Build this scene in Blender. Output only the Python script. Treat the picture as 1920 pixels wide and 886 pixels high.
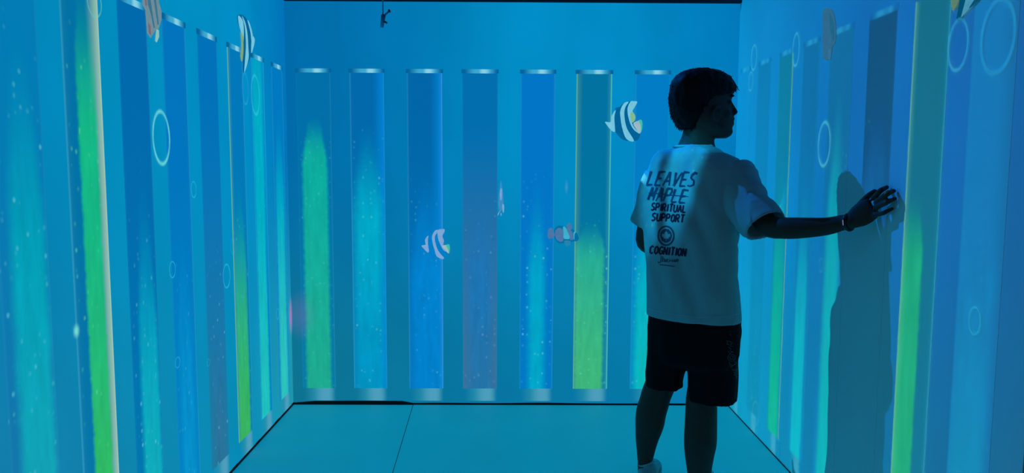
import bpy, bmesh, math, random
from mathutils import Vector, Matrix, noise
from mathutils.bvhtree import BVHTree
C = bpy.context.scene
for o in list(bpy.data.objects): bpy.data.objects.remove(o)
random.seed(7)

# ------------------------------------------------------------------ camera
EYE = Vector((0, 0, 1.36)); F = 1372.0; PT, YW, RL = .0923, .0062, -.0046
_fw0 = Vector((math.sin(YW), math.cos(YW), 0)); _rt0 = Vector((math.cos(YW), -math.sin(YW), 0)); _up0 = Vector((0, 0, 1))
FW = _fw0 * math.cos(PT) - _up0 * math.sin(PT); _u2 = _up0 * math.cos(PT) + _fw0 * math.sin(PT)
RT = _rt0 * math.cos(RL) - _u2 * math.sin(RL); UP = _u2 * math.cos(RL) + _rt0 * math.sin(RL)
cd = bpy.data.cameras.new('camera'); cam = bpy.data.objects.new('camera', cd); C.collection.objects.link(cam)
cd.sensor_width = 36; cd.lens = F / 1920 * 36; cd.clip_start = .02
m = Matrix((RT, UP, -FW)).transposed().to_4x4(); m.translation = EYE; cam.matrix_world = m
C.camera = cam
def ray(x, y): return FW + RT * ((x - 960) / F) + UP * ((443 - y) / F)
def pix(v):
    q = Vector(v) - EYE; d_ = q.dot(FW); return 960 + F * q.dot(RT) / d_, 443 - F * q.dot(UP) / d_
def at(x, y, ax, val):                      # where the sight line meets the plane ax = val (a wall of the room)
    d = ray(x, y); return EYE + d * ((val - EYE[ax]) / d[ax])

# ------------------------------------------------------------------ room size (metres)
XL, XR, D, ZT = -1.2352, 1.2814, 4.135, 1.898
TOPZ = 2.272; CEIL = 3.0; YR_END = 1.748; YL_END = 1.35
PROJ = Vector((-.35, 3.72, 2.95))           # the projector that throws the picture on the right wall
PROJ_B = Vector((-.35, 1.55, 2.35))          # the projector behind whose beam grazes the visitor's back

# ------------------------------------------------------------------ colour + exposure
vs = C.view_settings; vs.view_transform = 'Standard'; vs.look = 'None'; vs.gamma = 1; vs.use_curve_mapping = False
vs.exposure = 0.0
try: C.cycles.use_denoising = True
except Exception: pass
w = bpy.data.worlds.new('world'); C.world = w; w.use_nodes = True
w.node_tree.nodes['Background'].inputs[0].default_value = (.040, .036, .036, 1)
w.node_tree.nodes['Background'].inputs[1].default_value = 1
FLOOR_GLOW = .68; GAIN_R = 1.0; AMB = (.012, .095, .165)

def lin(c): return tuple(((v / 255) / 12.92 if v / 255 <= .04045 else ((v / 255 + .055) / 1.055) ** 2.4) for v in c)

# ------------------------------------------------------------------ node expressions
class X:
    nt = None
    def __init__(s, v): s.v = v
    def __add__(a, b): return mth('ADD', a, b)
    def __radd__(a, b): return mth('ADD', b, a)
    def __sub__(a, b): return mth('SUBTRACT', a, b)
    def __rsub__(a, b): return mth('SUBTRACT', b, a)
    def __mul__(a, b): return mth('MULTIPLY', a, b)
    def __rmul__(a, b): return mth('MULTIPLY', b, a)
    def __truediv__(a, b): return mth('DIVIDE', a, b)
    def __rtruediv__(a, b): return mth('DIVIDE', b, a)
def plug(sock, v):
    if isinstance(v, X): v = v.v
    if isinstance(v, bpy.types.NodeSocket): X.nt.links.new(v, sock)
    elif isinstance(v, (tuple, list)): sock.default_value = tuple(v) + ((1,) if len(v) == 3 and sock.type == 'RGBA' else ())
    else: sock.default_value = v
def nd(t): return X.nt.nodes.new(t)
def mth(op, a, b=0.0, c=None):
    n = nd('ShaderNodeMath'); n.operation = op; plug(n.inputs[0], a); plug(n.inputs[1], b)
    if c is not None: plug(n.inputs[2], c)
    return X(n.outputs[0])
def absx(a): return mth('ABSOLUTE', a)
def sst(a, b, x):                            # smoothstep, a may be greater than b
    n = nd('ShaderNodeMapRange'); n.interpolation_type = 'SMOOTHSTEP'
    plug(n.inputs['Value'], x)
    if not isinstance(a, X) and not isinstance(b, X) and a > b:
        plug(n.inputs['From Min'], b); plug(n.inputs['From Max'], a); n.inputs['To Min'].default_value = 1; n.inputs['To Max'].default_value = 0
    else:
        plug(n.inputs['From Min'], a); plug(n.inputs['From Max'], b)
    return X(n.outputs['Result'])
def mixc(f, a, b, mode='MIX'):
    n = nd('ShaderNodeMix'); n.data_type = 'RGBA'; n.blend_type = mode; n.clamp_factor = True
    plug(n.inputs['Factor'], f); plug(n.inputs[6], a); plug(n.inputs[7], b); return X(n.outputs[2])
def xyz(v):
    n = nd('ShaderNodeSeparateXYZ'); plug(n.inputs[0], v); return [X(o) for o in n.outputs]
def comb(a, b, c=0.0):
    n = nd('ShaderNodeCombineXYZ'); plug(n.inputs[0], a); plug(n.inputs[1], b); plug(n.inputs[2], c); return X(n.outputs[0])
def nz(vec, scale=5, detail=2):
    n = nd('ShaderNodeTexNoise'); plug(n.inputs['Vector'], vec); n.inputs['Scale'].default_value = scale; n.inputs['Detail'].default_value = detail
    return X(n.outputs['Fac'])
def voro(vec, scale, feature='F1'):
    n = nd('ShaderNodeTexVoronoi'); n.feature = feature; plug(n.inputs['Vector'], vec); n.inputs['Scale'].default_value = scale
    return X(n.outputs['Distance']), X(n.outputs['Color'])
def ramp(fac, stops, interp='LINEAR'):
    n = nd('ShaderNodeValToRGB'); plug(n.inputs[0], fac); cr = n.color_ramp; cr.interpolation = interp
    while len(cr.elements) > 1: cr.elements.remove(cr.elements[-1])
    cr.elements[0].position = stops[0][0]; cr.elements[0].color = tuple(stops[0][1]) + (1,)
    for p, c in stops[1:]:
        e = cr.elements.new(p); e.color = tuple(c) + (1,)
    return X(n.outputs[0])

# picture colours of the wall backdrop: horizontal ramp (px left to right) for top and bottom
def backdrop(s, z, tops, bots):
    """s 0..1 along the wall, z height"""
    t = ramp(s, [(p, lin(c)) for p, c in tops]); b = ramp(s, [(p, lin(c)) for p, c in bots])
    col = mixc(sst(.15, 1.55, z), b, t)
    n = nz(comb(s * 2.2, z * .5), 3, 2)
    return mixc(1.0, col, mixc(n, (.86, .86, .86), (1.14, 1.14, 1.14)), 'MULTIPLY')

# a column of the picture.  u 0..1 across, z height, P = parameter dict (floats / colours or sockets)
def column(u, z, P, seedv):
    rag = nz(comb(u * .6 + seedv, z * 14.0), 2.2, 4)
    base = mixc(sst(.1, 1.7, z), P['low'], P['top'])
    base = mixc(sst(.62, 1.0, u) * P['rside'], base, P['rcol'])
    below = sst(0.0, P['taper'], P['zs'] - z)
    cw = (P['cw'] + P['soft'] * .5) * (.55 + .45 * below)
    core = sst(0.0, P['soft'], cw - absx(u - P['cc']) + (rag - .5) * .09) * sst(0.0, P['fade'], P['zs'] - z)
    cc = mixc(sst(.1, 1.3, z), P['clow'], P['chi'])
    n2 = nz(comb(u * 3 + seedv, z * 3.0), 2.0, 3)
    cc = mixc(1.0, cc, mixc(n2, (.74, .78, .78), (1.24, 1.2, 1.2)), 'MULTIPLY')
    col = mixc(core, base, cc)
    # fine bubbles
    dd, dc = voro(comb(u * 4.4 + seedv, z * 20), 1.9)
    r = xyz(dc)[0]
    bub = sst(.40, .06, dd) * sst(.62, .95, r) * sst(0.0, .5, P['zs'] + .12 - z) * P['bub'] * (.35 + sst(.42, .62, nz(comb(u * 2 + seedv, z * 3.5), 2.2, 2)) * .7)
    col = mixc(bub, col, P['bcol'])
    ln = (sst(.05, 0.0, u) * .6 + sst(.20, 0.0, u) * P['ll'] * P['ll'] * .22) * P['ll']; rn = (sst(.955, 1.0, u) * .75 + sst(.84, 1.0, u) * P['rl'] * .2) * P['rl']
    col = mixc(ln, col, P['lc']); col = mixc(rn, col, P['rc'])
    return col
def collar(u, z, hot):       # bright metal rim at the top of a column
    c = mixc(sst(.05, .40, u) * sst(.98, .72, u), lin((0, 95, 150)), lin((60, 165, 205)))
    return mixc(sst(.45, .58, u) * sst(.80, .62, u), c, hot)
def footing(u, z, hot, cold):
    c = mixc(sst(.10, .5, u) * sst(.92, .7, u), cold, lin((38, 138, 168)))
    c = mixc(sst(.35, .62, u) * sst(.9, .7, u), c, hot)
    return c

def newmat(name):
    m_ = bpy.data.materials.new(name); m_.use_nodes = True; X.nt = m_.node_tree
    for n in list(X.nt.nodes): X.nt.nodes.remove(n)
    return m_
def out_surf(sh):
    o = nd('ShaderNodeOutputMaterial'); X.nt.links.new(sh, o.inputs[0])
def picture_glow(col, alb=.06, strength=1.0):      # picture surface: projected light put in as its own glow, reflects a little
    p = nd('ShaderNodeBsdfPrincipled'); p.inputs['Base Color'].default_value = (alb, alb, alb, 1); p.inputs['Roughness'].default_value = .9
    p.inputs['Specular IOR Level'].default_value = .05
    plug(p.inputs['Emission Color'], col); p.inputs['Emission Strength'].default_value = strength
    out_surf(p.outputs[0]); return p
def plain(name, col, rough=.7, spec=.3, bump=None, var=.15, scale=20, coat=0):
    m_ = newmat(name); p = nd('ShaderNodeBsdfPrincipled')
    tc = nd('ShaderNodeTexCoord')
    n = nz(X(tc.outputs['Object']), scale, 3)
    c = mixc(n, tuple(v * (1 - var) for v in col), tuple(v * (1 + var) for v in col))
    plug(p.inputs['Base Color'], c); p.inputs['Roughness'].default_value = rough; p.inputs['Specular IOR Level'].default_value = spec
    if bump:
        b = nd('ShaderNodeBump'); b.inputs['Strength'].default_value = bump[0]; b.inputs['Distance'].default_value = bump[1]
        plug(b.inputs['Height'], nz(X(tc.outputs['Object']), bump[2], 3)); X.nt.links.new(b.outputs[0], p.inputs['Normal'])
    out_surf(p.outputs[0]); return m_
def glow(name, col, alpha=1.0, strength=1.0, edge=None):
    """flat lit picture element; colour fixed, optional soft transparency"""
    m_ = newmat(name)
    tc = nd('ShaderNodeTexCoord'); n = nz(X(tc.outputs['Object']), 60, 3)
    c = mixc(n, tuple(v * .85 for v in col), tuple(v * 1.15 for v in col))
    e = nd('ShaderNodeEmission'); plug(e.inputs[0], c); e.inputs[1].default_value = strength
    t = nd('ShaderNodeBsdfTransparent'); mx = nd('ShaderNodeMixShader')
    a = alpha
    if edge == 'ring':
        uv = nd('ShaderNodeUVMap'); u, v, _ = xyz(X(uv.outputs[0]))
        a = sst(0, .5, u) * sst(1, .5, u) * sst(-.6, 1.0, nz(X(tc.outputs['Object']), 22, 2) * 1.6 - .2) * alpha
    if edge == 'blob':
        uv = nd('ShaderNodeUVMap'); u, v, _ = xyz(X(uv.outputs[0])); a = sst(1, 0, u) * alpha
    plug(mx.inputs[0], a); X.nt.links.new(t.outputs[0], mx.inputs[1]); X.nt.links.new(e.outputs[0], mx.inputs[2])
    out_surf(mx.outputs[0]); return m_

# ------------------------------------------------------------------ object helpers
def link(name, me, mat=None, parent=None, smooth=False):
    o = bpy.data.objects.new(name, me); C.collection.objects.link(o)
    for mt in (mat if isinstance(mat, (list, tuple)) else [mat]):
        if mt: me.materials.append(mt)
    if smooth:
        for p in me.polygons: p.use_smooth = True
    if parent:
        o.parent = parent; o.matrix_parent_inverse = Matrix.Identity(4)
        pw = world_of(parent); o.matrix_basis = pw.inverted()
    return o
def world_of(o): return (world_of(o.parent) @ o.matrix_basis) if o.parent else o.matrix_basis.copy()
def tag(o, label=None, cat=None, group=None, kind=None):
    for k, v in (('label', label), ('category', cat), ('group', group), ('kind', kind)):
        if v: o[k] = v
    return o
def empty(name, loc):
    o = bpy.data.objects.new(name, None); C.collection.objects.link(o); o.location = loc; o.empty_display_size = .05; return o
def boxbm(bm, lo, hi):
    g = bmesh.ops.create_cube(bm, size=1)['verts']
    for v in g: v.co = Vector((lo[i] + (v.co[i] + .5) * (hi[i] - lo[i]) for i in range(3)))
def box(name, lo, hi, mat, parent=None, bevel=0):
    bm = bmesh.new(); boxbm(bm, lo, hi)
    if bevel: bmesh.ops.bevel(bm, geom=bm.edges[:], offset=bevel, segments=2, affect='EDGES')
    me = bpy.data.meshes.new(name); bm.to_mesh(me); bm.free(); return link(name, me, mat, parent)
def mesh(name, vs_, fs, mat=None, parent=None, smooth=False):
    me = bpy.data.meshes.new(name); me.from_pydata([tuple(v) for v in vs_], [], fs); me.update(); return link(name, me, mat, parent, smooth)

# wall frames: (axis index, plane value, in-wall left-to-right vector, normal to the room)
WALL = {'back': (1, D, Vector((1, 0, 0)), Vector((0, -1, 0))), 'left': (0, XL, Vector((0, 1, 0)), Vector((1, 0, 0))),
        'right': (0, XR, Vector((0, -1, 0)), Vector((-1, 0, 0)))}
def on_wall(wall, px, py, off=.004):
    ax, val, r, n = WALL[wall]; return at(px, py, ax, val) + n * off

# ================================================================== column parameters
def CP(top, low, chi=(0, 170, 195), clow=(0, 175, 190), zs=1.3, cw=.32, cc=.5, soft=.2, taper=.5, fade=.7, bub=.3, bcol=(90, 200, 215),
       ll=.25, rl=.25, lc=(70, 180, 210), rc=(70, 180, 210), rside=0.0, rcol=(0, 128, 208)):
    return dict(top=lin(top), low=lin(low), chi=lin(chi), clow=lin(clow), zs=zs, cw=cw, cc=cc, soft=soft, taper=taper * .7, fade=fade, bub=bub,
                bcol=lin(bcol), ll=ll, rl=rl, lc=lin(lc), rc=lin(rc), rside=rside, rcol=lin(rcol))
BACK = [
 (-1.083, .19, CP((0, 108, 164), (5, 118, 160), (12, 170, 155), (28, 168, 140), zs=1.66, fade=.25, cw=.36, taper=.45, soft=.14, ll=.05, rl=.15)),
 (-.786, .19, CP((0, 102, 168), (0, 125, 178), (0, 170, 198), (0, 145, 192), zs=1.65, cw=.40, taper=.8, soft=.35, rside=.9, ll=.4, rl=.15, bub=.4)),
 (-.465, .195, CP((0, 100, 165), (0, 112, 185), (0, 128, 205), (0, 126, 200), zs=1.40, cw=.44, cc=.55, taper=1.0, soft=.3, rside=.9, ll=.35, rl=.8, rc=(60, 150, 225))),
 (-.156, .195, CP((0, 108, 172), (55, 110, 150), (0, 118, 195), (35, 112, 165), zs=1.2, cw=.35, taper=.5, soft=.4, ll=.05, rl=.05, bub=.5, bcol=(110, 150, 200))),
 (.167, .19, CP((0, 115, 196), (0, 118, 192), (0, 160, 200), (0, 165, 198), zs=1.35, cw=.22, taper=.8, soft=.3, ll=.2, rl=.25, bub=.65)),
 (.480, .197, CP((0, 112, 158), (0, 118, 155), (20, 168, 158), (60, 180, 118), zs=1.08, fade=.25, cw=.40, cc=.45, taper=.25, soft=.14, ll=.95, rl=.9, lc=(105, 190, 130), rc=(90, 205, 190), bub=.85, bcol=(90, 205, 170))),
 (.806, .19, CP((0, 122, 194), (0, 130, 190), (0, 160, 200), (10, 182, 185), zs=1.30, cw=.38, taper=.8, soft=.3, ll=.2, rl=.1, bub=.4)),
 (1.125, .19, CP((0, 122, 190), (0, 128, 190), (0, 150, 200), (0, 165, 190), zs=1.2, cw=.38, taper=.8, soft=.3, bub=.4)),
]
LEFT = [
 (1.560, .19, CP((0, 122, 180), (10, 125, 165), (0, 150, 180), (10, 160, 180), zs=1.6, bub=.4)),
 (1.865, .19, CP((0, 122, 178), (22, 115, 165), (0, 158, 182), (22, 165, 180), zs=1.75, cw=.36, cc=.58, taper=.9, soft=.25, ll=.1, rl=.1, bub=.5)),
 (2.163, .188, CP((0, 112, 162), (5, 115, 165), (20, 182, 130), (50, 185, 85), zs=1.92, fade=.5, cw=.25, cc=.57, taper=.4, soft=.12, ll=.7, rl=1.0, rside=1.0, rcol=(135, 185, 165), rc=(165, 200, 190), lc=(60, 165, 200), bub=.5, bcol=(90, 215, 140))),
 (2.463, .184, CP((0, 104, 170), (0, 116, 172), (0, 150, 190), (15, 172, 185), zs=1.35, cw=.33, cc=.60, taper=.9, soft=.22, rl=.15, ll=.05, bub=.6)),
 (2.765, .182, CP((0, 114, 186), (0, 127, 190), (0, 132, 200), (5, 142, 200), zs=1.2, cw=.30, taper=.8, soft=.3, ll=.1, rl=.35, bub=.25)),
 (3.065, .187, CP((0, 112, 182), (28, 118, 156), (0, 118, 185), (40, 112, 150), zs=1.0, cw=.3, taper=.6, soft=.3, bub=.8, ll=.05, rl=.05, bcol=(110, 175, 210))),
 (3.372, .182, CP((0, 118, 182), (0, 122, 165), (15, 165, 158), (55, 178, 88), zs=1.35, cw=.38, cc=.45, taper=.7, soft=.2, ll=.9, rl=.5, lc=(110, 190, 130))),
 (3.671, .176, CP((0, 140, 195), (0, 125, 190), (0, 170, 195), (30, 190, 185), zs=2.3, cw=.36, cc=.42, taper=.8, soft=.2, ll=.2, rl=.5, bub=.15)),
 (3.975, .181, CP((0, 118, 188), (0, 125, 190), (0, 168, 195), (45, 192, 185), zs=1.7, cw=.36, cc=.5, taper=.7, soft=.3, rl=.4, bub=.1)),
]
RIGHT = [
 (1.96, .18, CP((0, 122, 184), (10, 115, 172), (0, 124, 182), (25, 138, 175), zs=1.5, cw=.40, cc=.45, taper=.7, soft=.25, rside=.6, rcol=(35, 105, 155), ll=.05, rl=.0)),
 (2.255, .190, CP((18, 112, 140), (30, 112, 140), (35, 165, 125), (42, 168, 108), zs=1.30, fade=.25, cw=.30, cc=.30, taper=.3, soft=.10, ll=1.0, rl=.8, lc=(115, 190, 150), rc=(60, 170, 200), bub=.15)),
 (2.553, .186, CP((0, 82, 128), (0, 108, 165), (0, 110, 172), (0, 114, 170), zs=1.68, cw=.42, taper=.6, soft=.4, ll=.05, rl=.05)),
 (2.862, .196, CP((0, 112, 162), (0, 118, 175), (0, 160, 178), (10, 175, 178), zs=1.75, cw=.30, cc=.5, taper=1.0, soft=.3, ll=.15, rl=.1, bub=.3)),
 (3.145, .170, CP((0, 112, 165), (0, 125, 178), (0, 158, 185), (0, 178, 192), zs=1.35, cw=.32, cc=.5, taper=.8, soft=.2, ll=.4, rl=.3, bub=.2)),
 (3.425, .170, CP((8, 120, 152), (0, 125, 165), (20, 150, 145), (32, 172, 128), zs=1.45, cw=.36, cc=.5, taper=.8, soft=.2, ll=.4, rl=.9, rc=(130, 195, 120), bub=.1)),
 (3.714, .182, CP((0, 118, 168), (25, 125, 165), (0, 125, 172), (30, 125, 160), zs=1.2, cw=.3, taper=.6, soft=.3, ll=.1, rl=.1)),
 (4.006, .17, CP((0, 132, 190), (0, 138, 185), (0, 138, 190), (0, 142, 185), zs=1.2, cw=.3, taper=.6, soft=.3, ll=.3, rl=.2)),
]
HOT = lin((135, 205, 225)); HOTF = lin((75, 155, 184)); COLD = lin((8, 116, 152))
BD = {'back': ([(0, (0, 104, 165)), (.25, (0, 116, 174)), (.5, (0, 138, 194)), (.75, (0, 136, 194)), (1, (0, 118, 182))],
               [(0, (12, 112, 142)), (.4, (5, 115, 158)), (1, (5, 118, 165))]),
      'left': ([(0, (0, 124, 178)), (.35, (0, 140, 188)), (.75, (0, 138, 194)), (1, (0, 112, 180))],
               [(0, (24, 116, 158)), (.3, (14, 131, 170)), (.7, (5, 136, 178)), (1, (30, 150, 172))]),
      'right': ([(0, (0, 134, 190)), (.35, (0, 124, 188)), (.6, (0, 112, 182)), (.85, (0, 106, 178)), (1, (20, 100, 160))],
                [(0, (20, 145, 180)), (.3, (5, 128, 172)), (.6, (15, 108, 155)), (1, (35, 98, 130))])}

# ================================================================== structure
def geo_pos():
    g = nd('ShaderNodeNewGeometry'); return xyz(X(g.outputs['Position']))
# walls
mb = newmat('back_wall_picture'); x_, y_, z_ = geo_pos(); picture_glow(backdrop((x_ - XL) / (XR - XL), z_, *BD['back']))
ml = newmat('left_wall_picture'); x_, y_, z_ = geo_pos()
cl = backdrop((y_ - 1.5) / (D - 1.5), z_, *BD['left']); cl = mixc(sst(2.35, 2.45, z_), cl, (0, 0, 0)); picture_glow(cl)
mr = plain('white_painted_wall', (.80, .80, .80), .9, .05, None, .02, 8)
dark = plain('black_gap', (.010, .012, .016), .8, .2)
darkblue = plain('dark_ceiling_paint', (.03, .05, .07), .9, .1)
fl = newmat('glowing_floor'); x_, y_, z_ = geo_pos()
fn = nz(comb(x_, y_), 2.5, 3)
fc = mixc(sst(2.2, 4.3, y_), lin((0, 134, 176)), lin((0, 132, 164)))
fc = mixc(1.0, fc, mixc(fn, (.92, .92, .92), (1.08, 1.08, 1.08)), 'MULTIPLY')
fp = picture_glow(fc, .35, FLOOR_GLOW); fp.inputs['Roughness'].default_value = .45  # light projected on the floor is put in as emission
def st(o): return tag(o, kind='structure')
st(box('wall_back', (XL, D, 0), (XR, D + .1, TOPZ), mb))
st(box('wall_left', (XL - .1, YL_END, 0), (XL, D + .1, CEIL), ml))
st(box('wall_right', (XR, YR_END, 0), (XR + .1, D + .1, CEIL), mr))
st(box('trim_1', (XL, D - .03, TOPZ), (XR, D + .1, TOPZ + .10), darkblue, bevel=.004))
st(box('wall_upper_back', (XL, D, TOPZ + .10), (XR, D + .1, CEIL), darkblue))
st(box('ceiling', (XL - .1, -1.5, CEIL), (XR + 1.2, D + .1, CEIL + .08), darkblue))
def seam(y): return -.542 + (D - y) * .032
bm = bmesh.new()
def slab(pts, z0, z1):
    lo_ = [bm.verts.new((x, y, z0)) for x, y in pts]; hi_ = [bm.verts.new((x, y, z1)) for x, y in pts]
    bm.faces.new(hi_); bm.faces.new(lo_[::-1])
    for k in range(4): bm.faces.new((lo_[k], lo_[(k + 1) % 4], hi_[(k + 1) % 4], hi_[k]))
y0_, y1_ = 1.0, D - .012
slab([(XL + .006, y0_), (seam(y0_) - .0015, y0_), (seam(y1_) - .0015, y1_), (XL + .006, y1_)], -.03, 0)
slab([(seam(y0_) + .0015, y0_), (XR - .004, y0_), (XR - .004, D - .009), (seam(y1_) + .0015, D - .009)], -.03, 0)
bmesh.ops.recalc_face_normals(bm, faces=bm.faces)
me = bpy.data.meshes.new('floor'); bm.to_mesh(me); bm.free(); st(link('floor', me, fl))
bm = bmesh.new(); slab([(seam(y0_) - .0013, y0_), (seam(y0_) + .0013, y0_), (seam(y1_) + .0013, y1_), (seam(y1_) - .0013, y1_)], -.029, .0004)
bmesh.ops.recalc_face_normals(bm, faces=bm.faces)
me = bpy.data.meshes.new('trim_3'); bm.to_mesh(me); bm.free(); st(link('trim_3', me, dark))
st(box('floor_base', (XL - .1, -1.5, -.06), (XR + 1.2, D + .1, -.031), dark))
# uneven dark strip standing in for the gap where the floor sheet stops short of the back wall
pts = []; n = 40
for i in range(n + 1):
    xx = XL + (XR - XL) * i / n
    h_ = .009 + .006 * noise.noise(Vector((xx * 2.3, 0, 3))) + (.012 if xx < -.6 else 0) * min(1, (xx - XL) * 8)
    pts.append((xx, h_))
vv = []; ff = []
for i, (xx, h_) in enumerate(pts):
    vv += [(xx, D - .008, -.02), (xx, D - .008, h_), (xx, D, h_), (xx, D, -.02)]
    if i: a = 4 * (i - 1); ff += [(a + k, a + (k + 1) % 4, a + 4 + (k + 1) % 4, a + 4 + k) for k in range(3)]
ff += [(0, 1, 2, 3), tuple(4 * n + k for k in (3, 2, 1, 0))]
st(mesh('gap_strip_back', vv, ff, dark))
st(box('gap_strip_left', (XL, 1.4, -.02), (XL + .005, D, .010), dark))  # dark strip drawn for the gap along the left wall
st(box('gap_strip_right', (XR - .003, YR_END, -.02), (XR, D, .004), plain('gap_shade', (.03, .05, .06), .8, .2)))  # softer dark strip drawn for the line along the right wall
st(box('wall_outer_right', (XR + .1, 0.2, 0), (XR + 1.2, .3, CEIL), darkblue))
st(box('trim_2', (XR + .005, YR_END - .03, 0), (XR + .10, YR_END, CEIL), plain('dark_panel_edge', (.05, .05, .05), .8, .2)))

# ================================================================== columns of the picture
def col_mat(wall, c, wd, P, seedv):
    mt = newmat('column_picture'); x_, y_, z_ = geo_pos()
    u = {'back': (x_ - (c - wd / 2)) / wd, 'left': (y_ - (c - wd / 2)) / wd}[wall]
    picture_glow(column(u, z_, P, seedv)); return mt
white = mr
def cap_mat(name, wall, c, wd, fn_):
    mt = newmat(name); x_, y_, z_ = geo_pos()
    u = {'back': (x_ - (c - wd / 2)) / wd, 'left': (y_ - (c - wd / 2)) / wd}[wall]
    picture_glow(fn_(u, z_)); return mt
def wall_back(wall, z):
    x_, y_, _ = geo_pos()
    return backdrop((x_ - XL) / (XR - XL) if wall == 'back' else (y_ - 1.5) / (D - 1.5), z, *BD[wall])
def rect3(wall, c, wd, z0, z1, t0, t1):
    if wall == 'back': return (c - wd / 2, D - t1, z0), (c + wd / 2, D - t0, z1)
    if wall == 'left': return (XL + t0, c - wd / 2, z0), (XL + t1, c + wd / 2, z1)
    return (XR - t1, c - wd / 2, z0), (XR - t0, c + wd / 2, z1)
ZB = .095
LAB = {
 'back': ['green glowing column on the back wall nearest the left corner', 'cyan glowing column on the back wall, second from the left corner',
          'plain deep blue column on the back wall with the small striped fish over it', 'dull blue-violet column in the middle of the back wall, mauve at its foot',
          'blue column with a bright cyan bubbly centre, left of the yellow-edged green column', 'green bubbly column with yellow-green edges on the back wall',
          'blue and turquoise column partly behind the visitor\'s left shoulder', 'column of the back wall right behind the visitor'],
 'left': ['column of the left wall nearest the camera', 'wide teal column at the left edge of the photo',
          'bright green column with a whitish right side on the left wall', 'dark-topped column with a teal core right of the left wall\'s bright green column',
          'plain blue column on the left wall under the grey striped fish\'s right side', 'blue column with specks turning grey at its foot on the left wall',
          'green-footed column with a yellow-green left edge on the left wall', 'turquoise column with a clear ring near its top on the left wall',
          'turquoise column at the far end of the left wall by the corner'],
 'right': ['broad blue column at the right edge of the photo', 'green column with a pale left edge, right of the visitor\'s hand',
           'dark-topped blue column behind the visitor\'s hand', 'teal column under the grey fish on the right wall',
           'cyan column of the right wall above the visitor\'s forearm', 'green column with a yellow right edge by the visitor\'s sleeve',
           'faint blue-grey column second from the far corner of the right wall', 'faint narrow column of the right wall touching the far corner']}
for wall, L in (('back', BACK), ('left', LEFT), ('right', RIGHT)):
    for i, (c, wd, P) in enumerate(L):
        if wall == 'back' and i == 7: continue
        if wall == 'left' and i == 0: continue
        base = {'back': (c, D, 0), 'left': (XL, c, 0), 'right': (XR, c, 0)}[wall]
        root = empty('light_tube', base); root['kind'] = 'thing'
        tag(root, LAB[wall][i], 'light tube', {'back': 'columns along the back wall', 'left': 'columns along the left wall', 'right': 'columns along the right wall'}[wall])
        sv = i * 3.7 + {'back': 0, 'left': 40, 'right': 80}[wall]
        cw2 = wd * 1.06
        if wall == 'right': mats = (white, white, white)
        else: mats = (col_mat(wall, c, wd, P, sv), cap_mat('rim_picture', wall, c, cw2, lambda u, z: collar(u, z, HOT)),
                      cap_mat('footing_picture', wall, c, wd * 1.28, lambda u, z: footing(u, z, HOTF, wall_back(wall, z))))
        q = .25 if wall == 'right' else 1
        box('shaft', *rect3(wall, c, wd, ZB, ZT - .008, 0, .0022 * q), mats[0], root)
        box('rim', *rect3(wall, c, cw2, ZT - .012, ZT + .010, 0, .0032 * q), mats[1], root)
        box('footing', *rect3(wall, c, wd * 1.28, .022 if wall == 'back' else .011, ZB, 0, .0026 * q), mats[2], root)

# ================================================================== projector light for the right wall
def beam(name, pos, energy=100, radius=.004):
    ld = bpy.data.lights.new(name, 'POINT'); ld.energy = energy; ld.shadow_soft_size = radius; ld.use_nodes = True
    X.nt = ld.node_tree
    for n_ in list(X.nt.nodes): X.nt.nodes.remove(n_)
    o = bpy.data.objects.new(name, ld); o.location = pos; C.collection.objects.link(o)
    g = nd('ShaderNodeNewGeometry'); dx, dy, dz = xyz(X(g.outputs['Incoming']))
    e = nd('ShaderNodeEmission'); lo = nd('ShaderNodeOutputLight'); X.nt.links.new(e.outputs[0], lo.inputs[0])
    return o, dx, dy, dz, e
K = 4 * math.pi * math.pi / 100 / .8          # calibration: radiance asked for -> emission strength
o, dx, dy, dz, e = beam('projector_beam', PROJ)
dist = XR - PROJ.x
fwd = mth('MAXIMUM', dx, .02)
t = dist / fwd
yy = PROJ.y + t * dy; zz = PROJ.z + t * dz
inside = sst(YR_END - .004, YR_END + .004, yy) * sst(D + .01, D, yy) * sst(0, .006, zz) * sst(2.45, 2.40, zz) * mth('GREATER_THAN', dx, .03)
bd = backdrop(1.0 - (yy - YR_END) / (D - YR_END), zz, *[[(1 - 0 if False else p, c) for p, c in q] for q in BD['right']])
# which column: positions are regular enough to look them up with a constant ramp over y
N = len(RIGHT); y0, y1 = 1.80, 4.135
fy = (yy - y0) / (y1 - y0)
edges = [0.0] + [((RIGHT[i][0] + RIGHT[i + 1][0]) / 2 - y0) / (y1 - y0) for i in range(N - 1)]
def lut(vals): return ramp(fy, [(edges[i], vals[i]) for i in range(N)], 'CONSTANT')
PR = [p for _, _, p in RIGHT]
P = {k: lut([p[k] for p in PR]) for k in ('top', 'low', 'chi', 'clow', 'bcol', 'lc', 'rc', 'rcol')}
def lut3(f): return xyz(lut([f(i) for i in range(N)]))
cy, wdt, zs = lut3(lambda i: ((RIGHT[i][0] - y0) / (y1 - y0), RIGHT[i][1], PR[i]['zs'] / 3))
P['cw'], P['cc'], P['taper'] = lut3(lambda i: (PR[i]['cw'], PR[i]['cc'], PR[i]['taper']))
P['soft'], P['bub'], P['rside'] = lut3(lambda i: (PR[i]['soft'], PR[i]['bub'], PR[i]['rside']))
P['ll'], P['rl'], P['fade'] = lut3(lambda i: (PR[i]['ll'], PR[i]['rl'], PR[i]['fade']))
P['zs'] = zs * 3.0
cyw = cy * (y1 - y0) + y0
u = (cyw + wdt * .5 - yy) / wdt               # left to right seen from the room
cmask = mth('GREATER_THAN', u, 0.0) * mth('LESS_THAN', u, 1.0)
colc = column(u, zz, P, cyw * 3.0)
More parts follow.
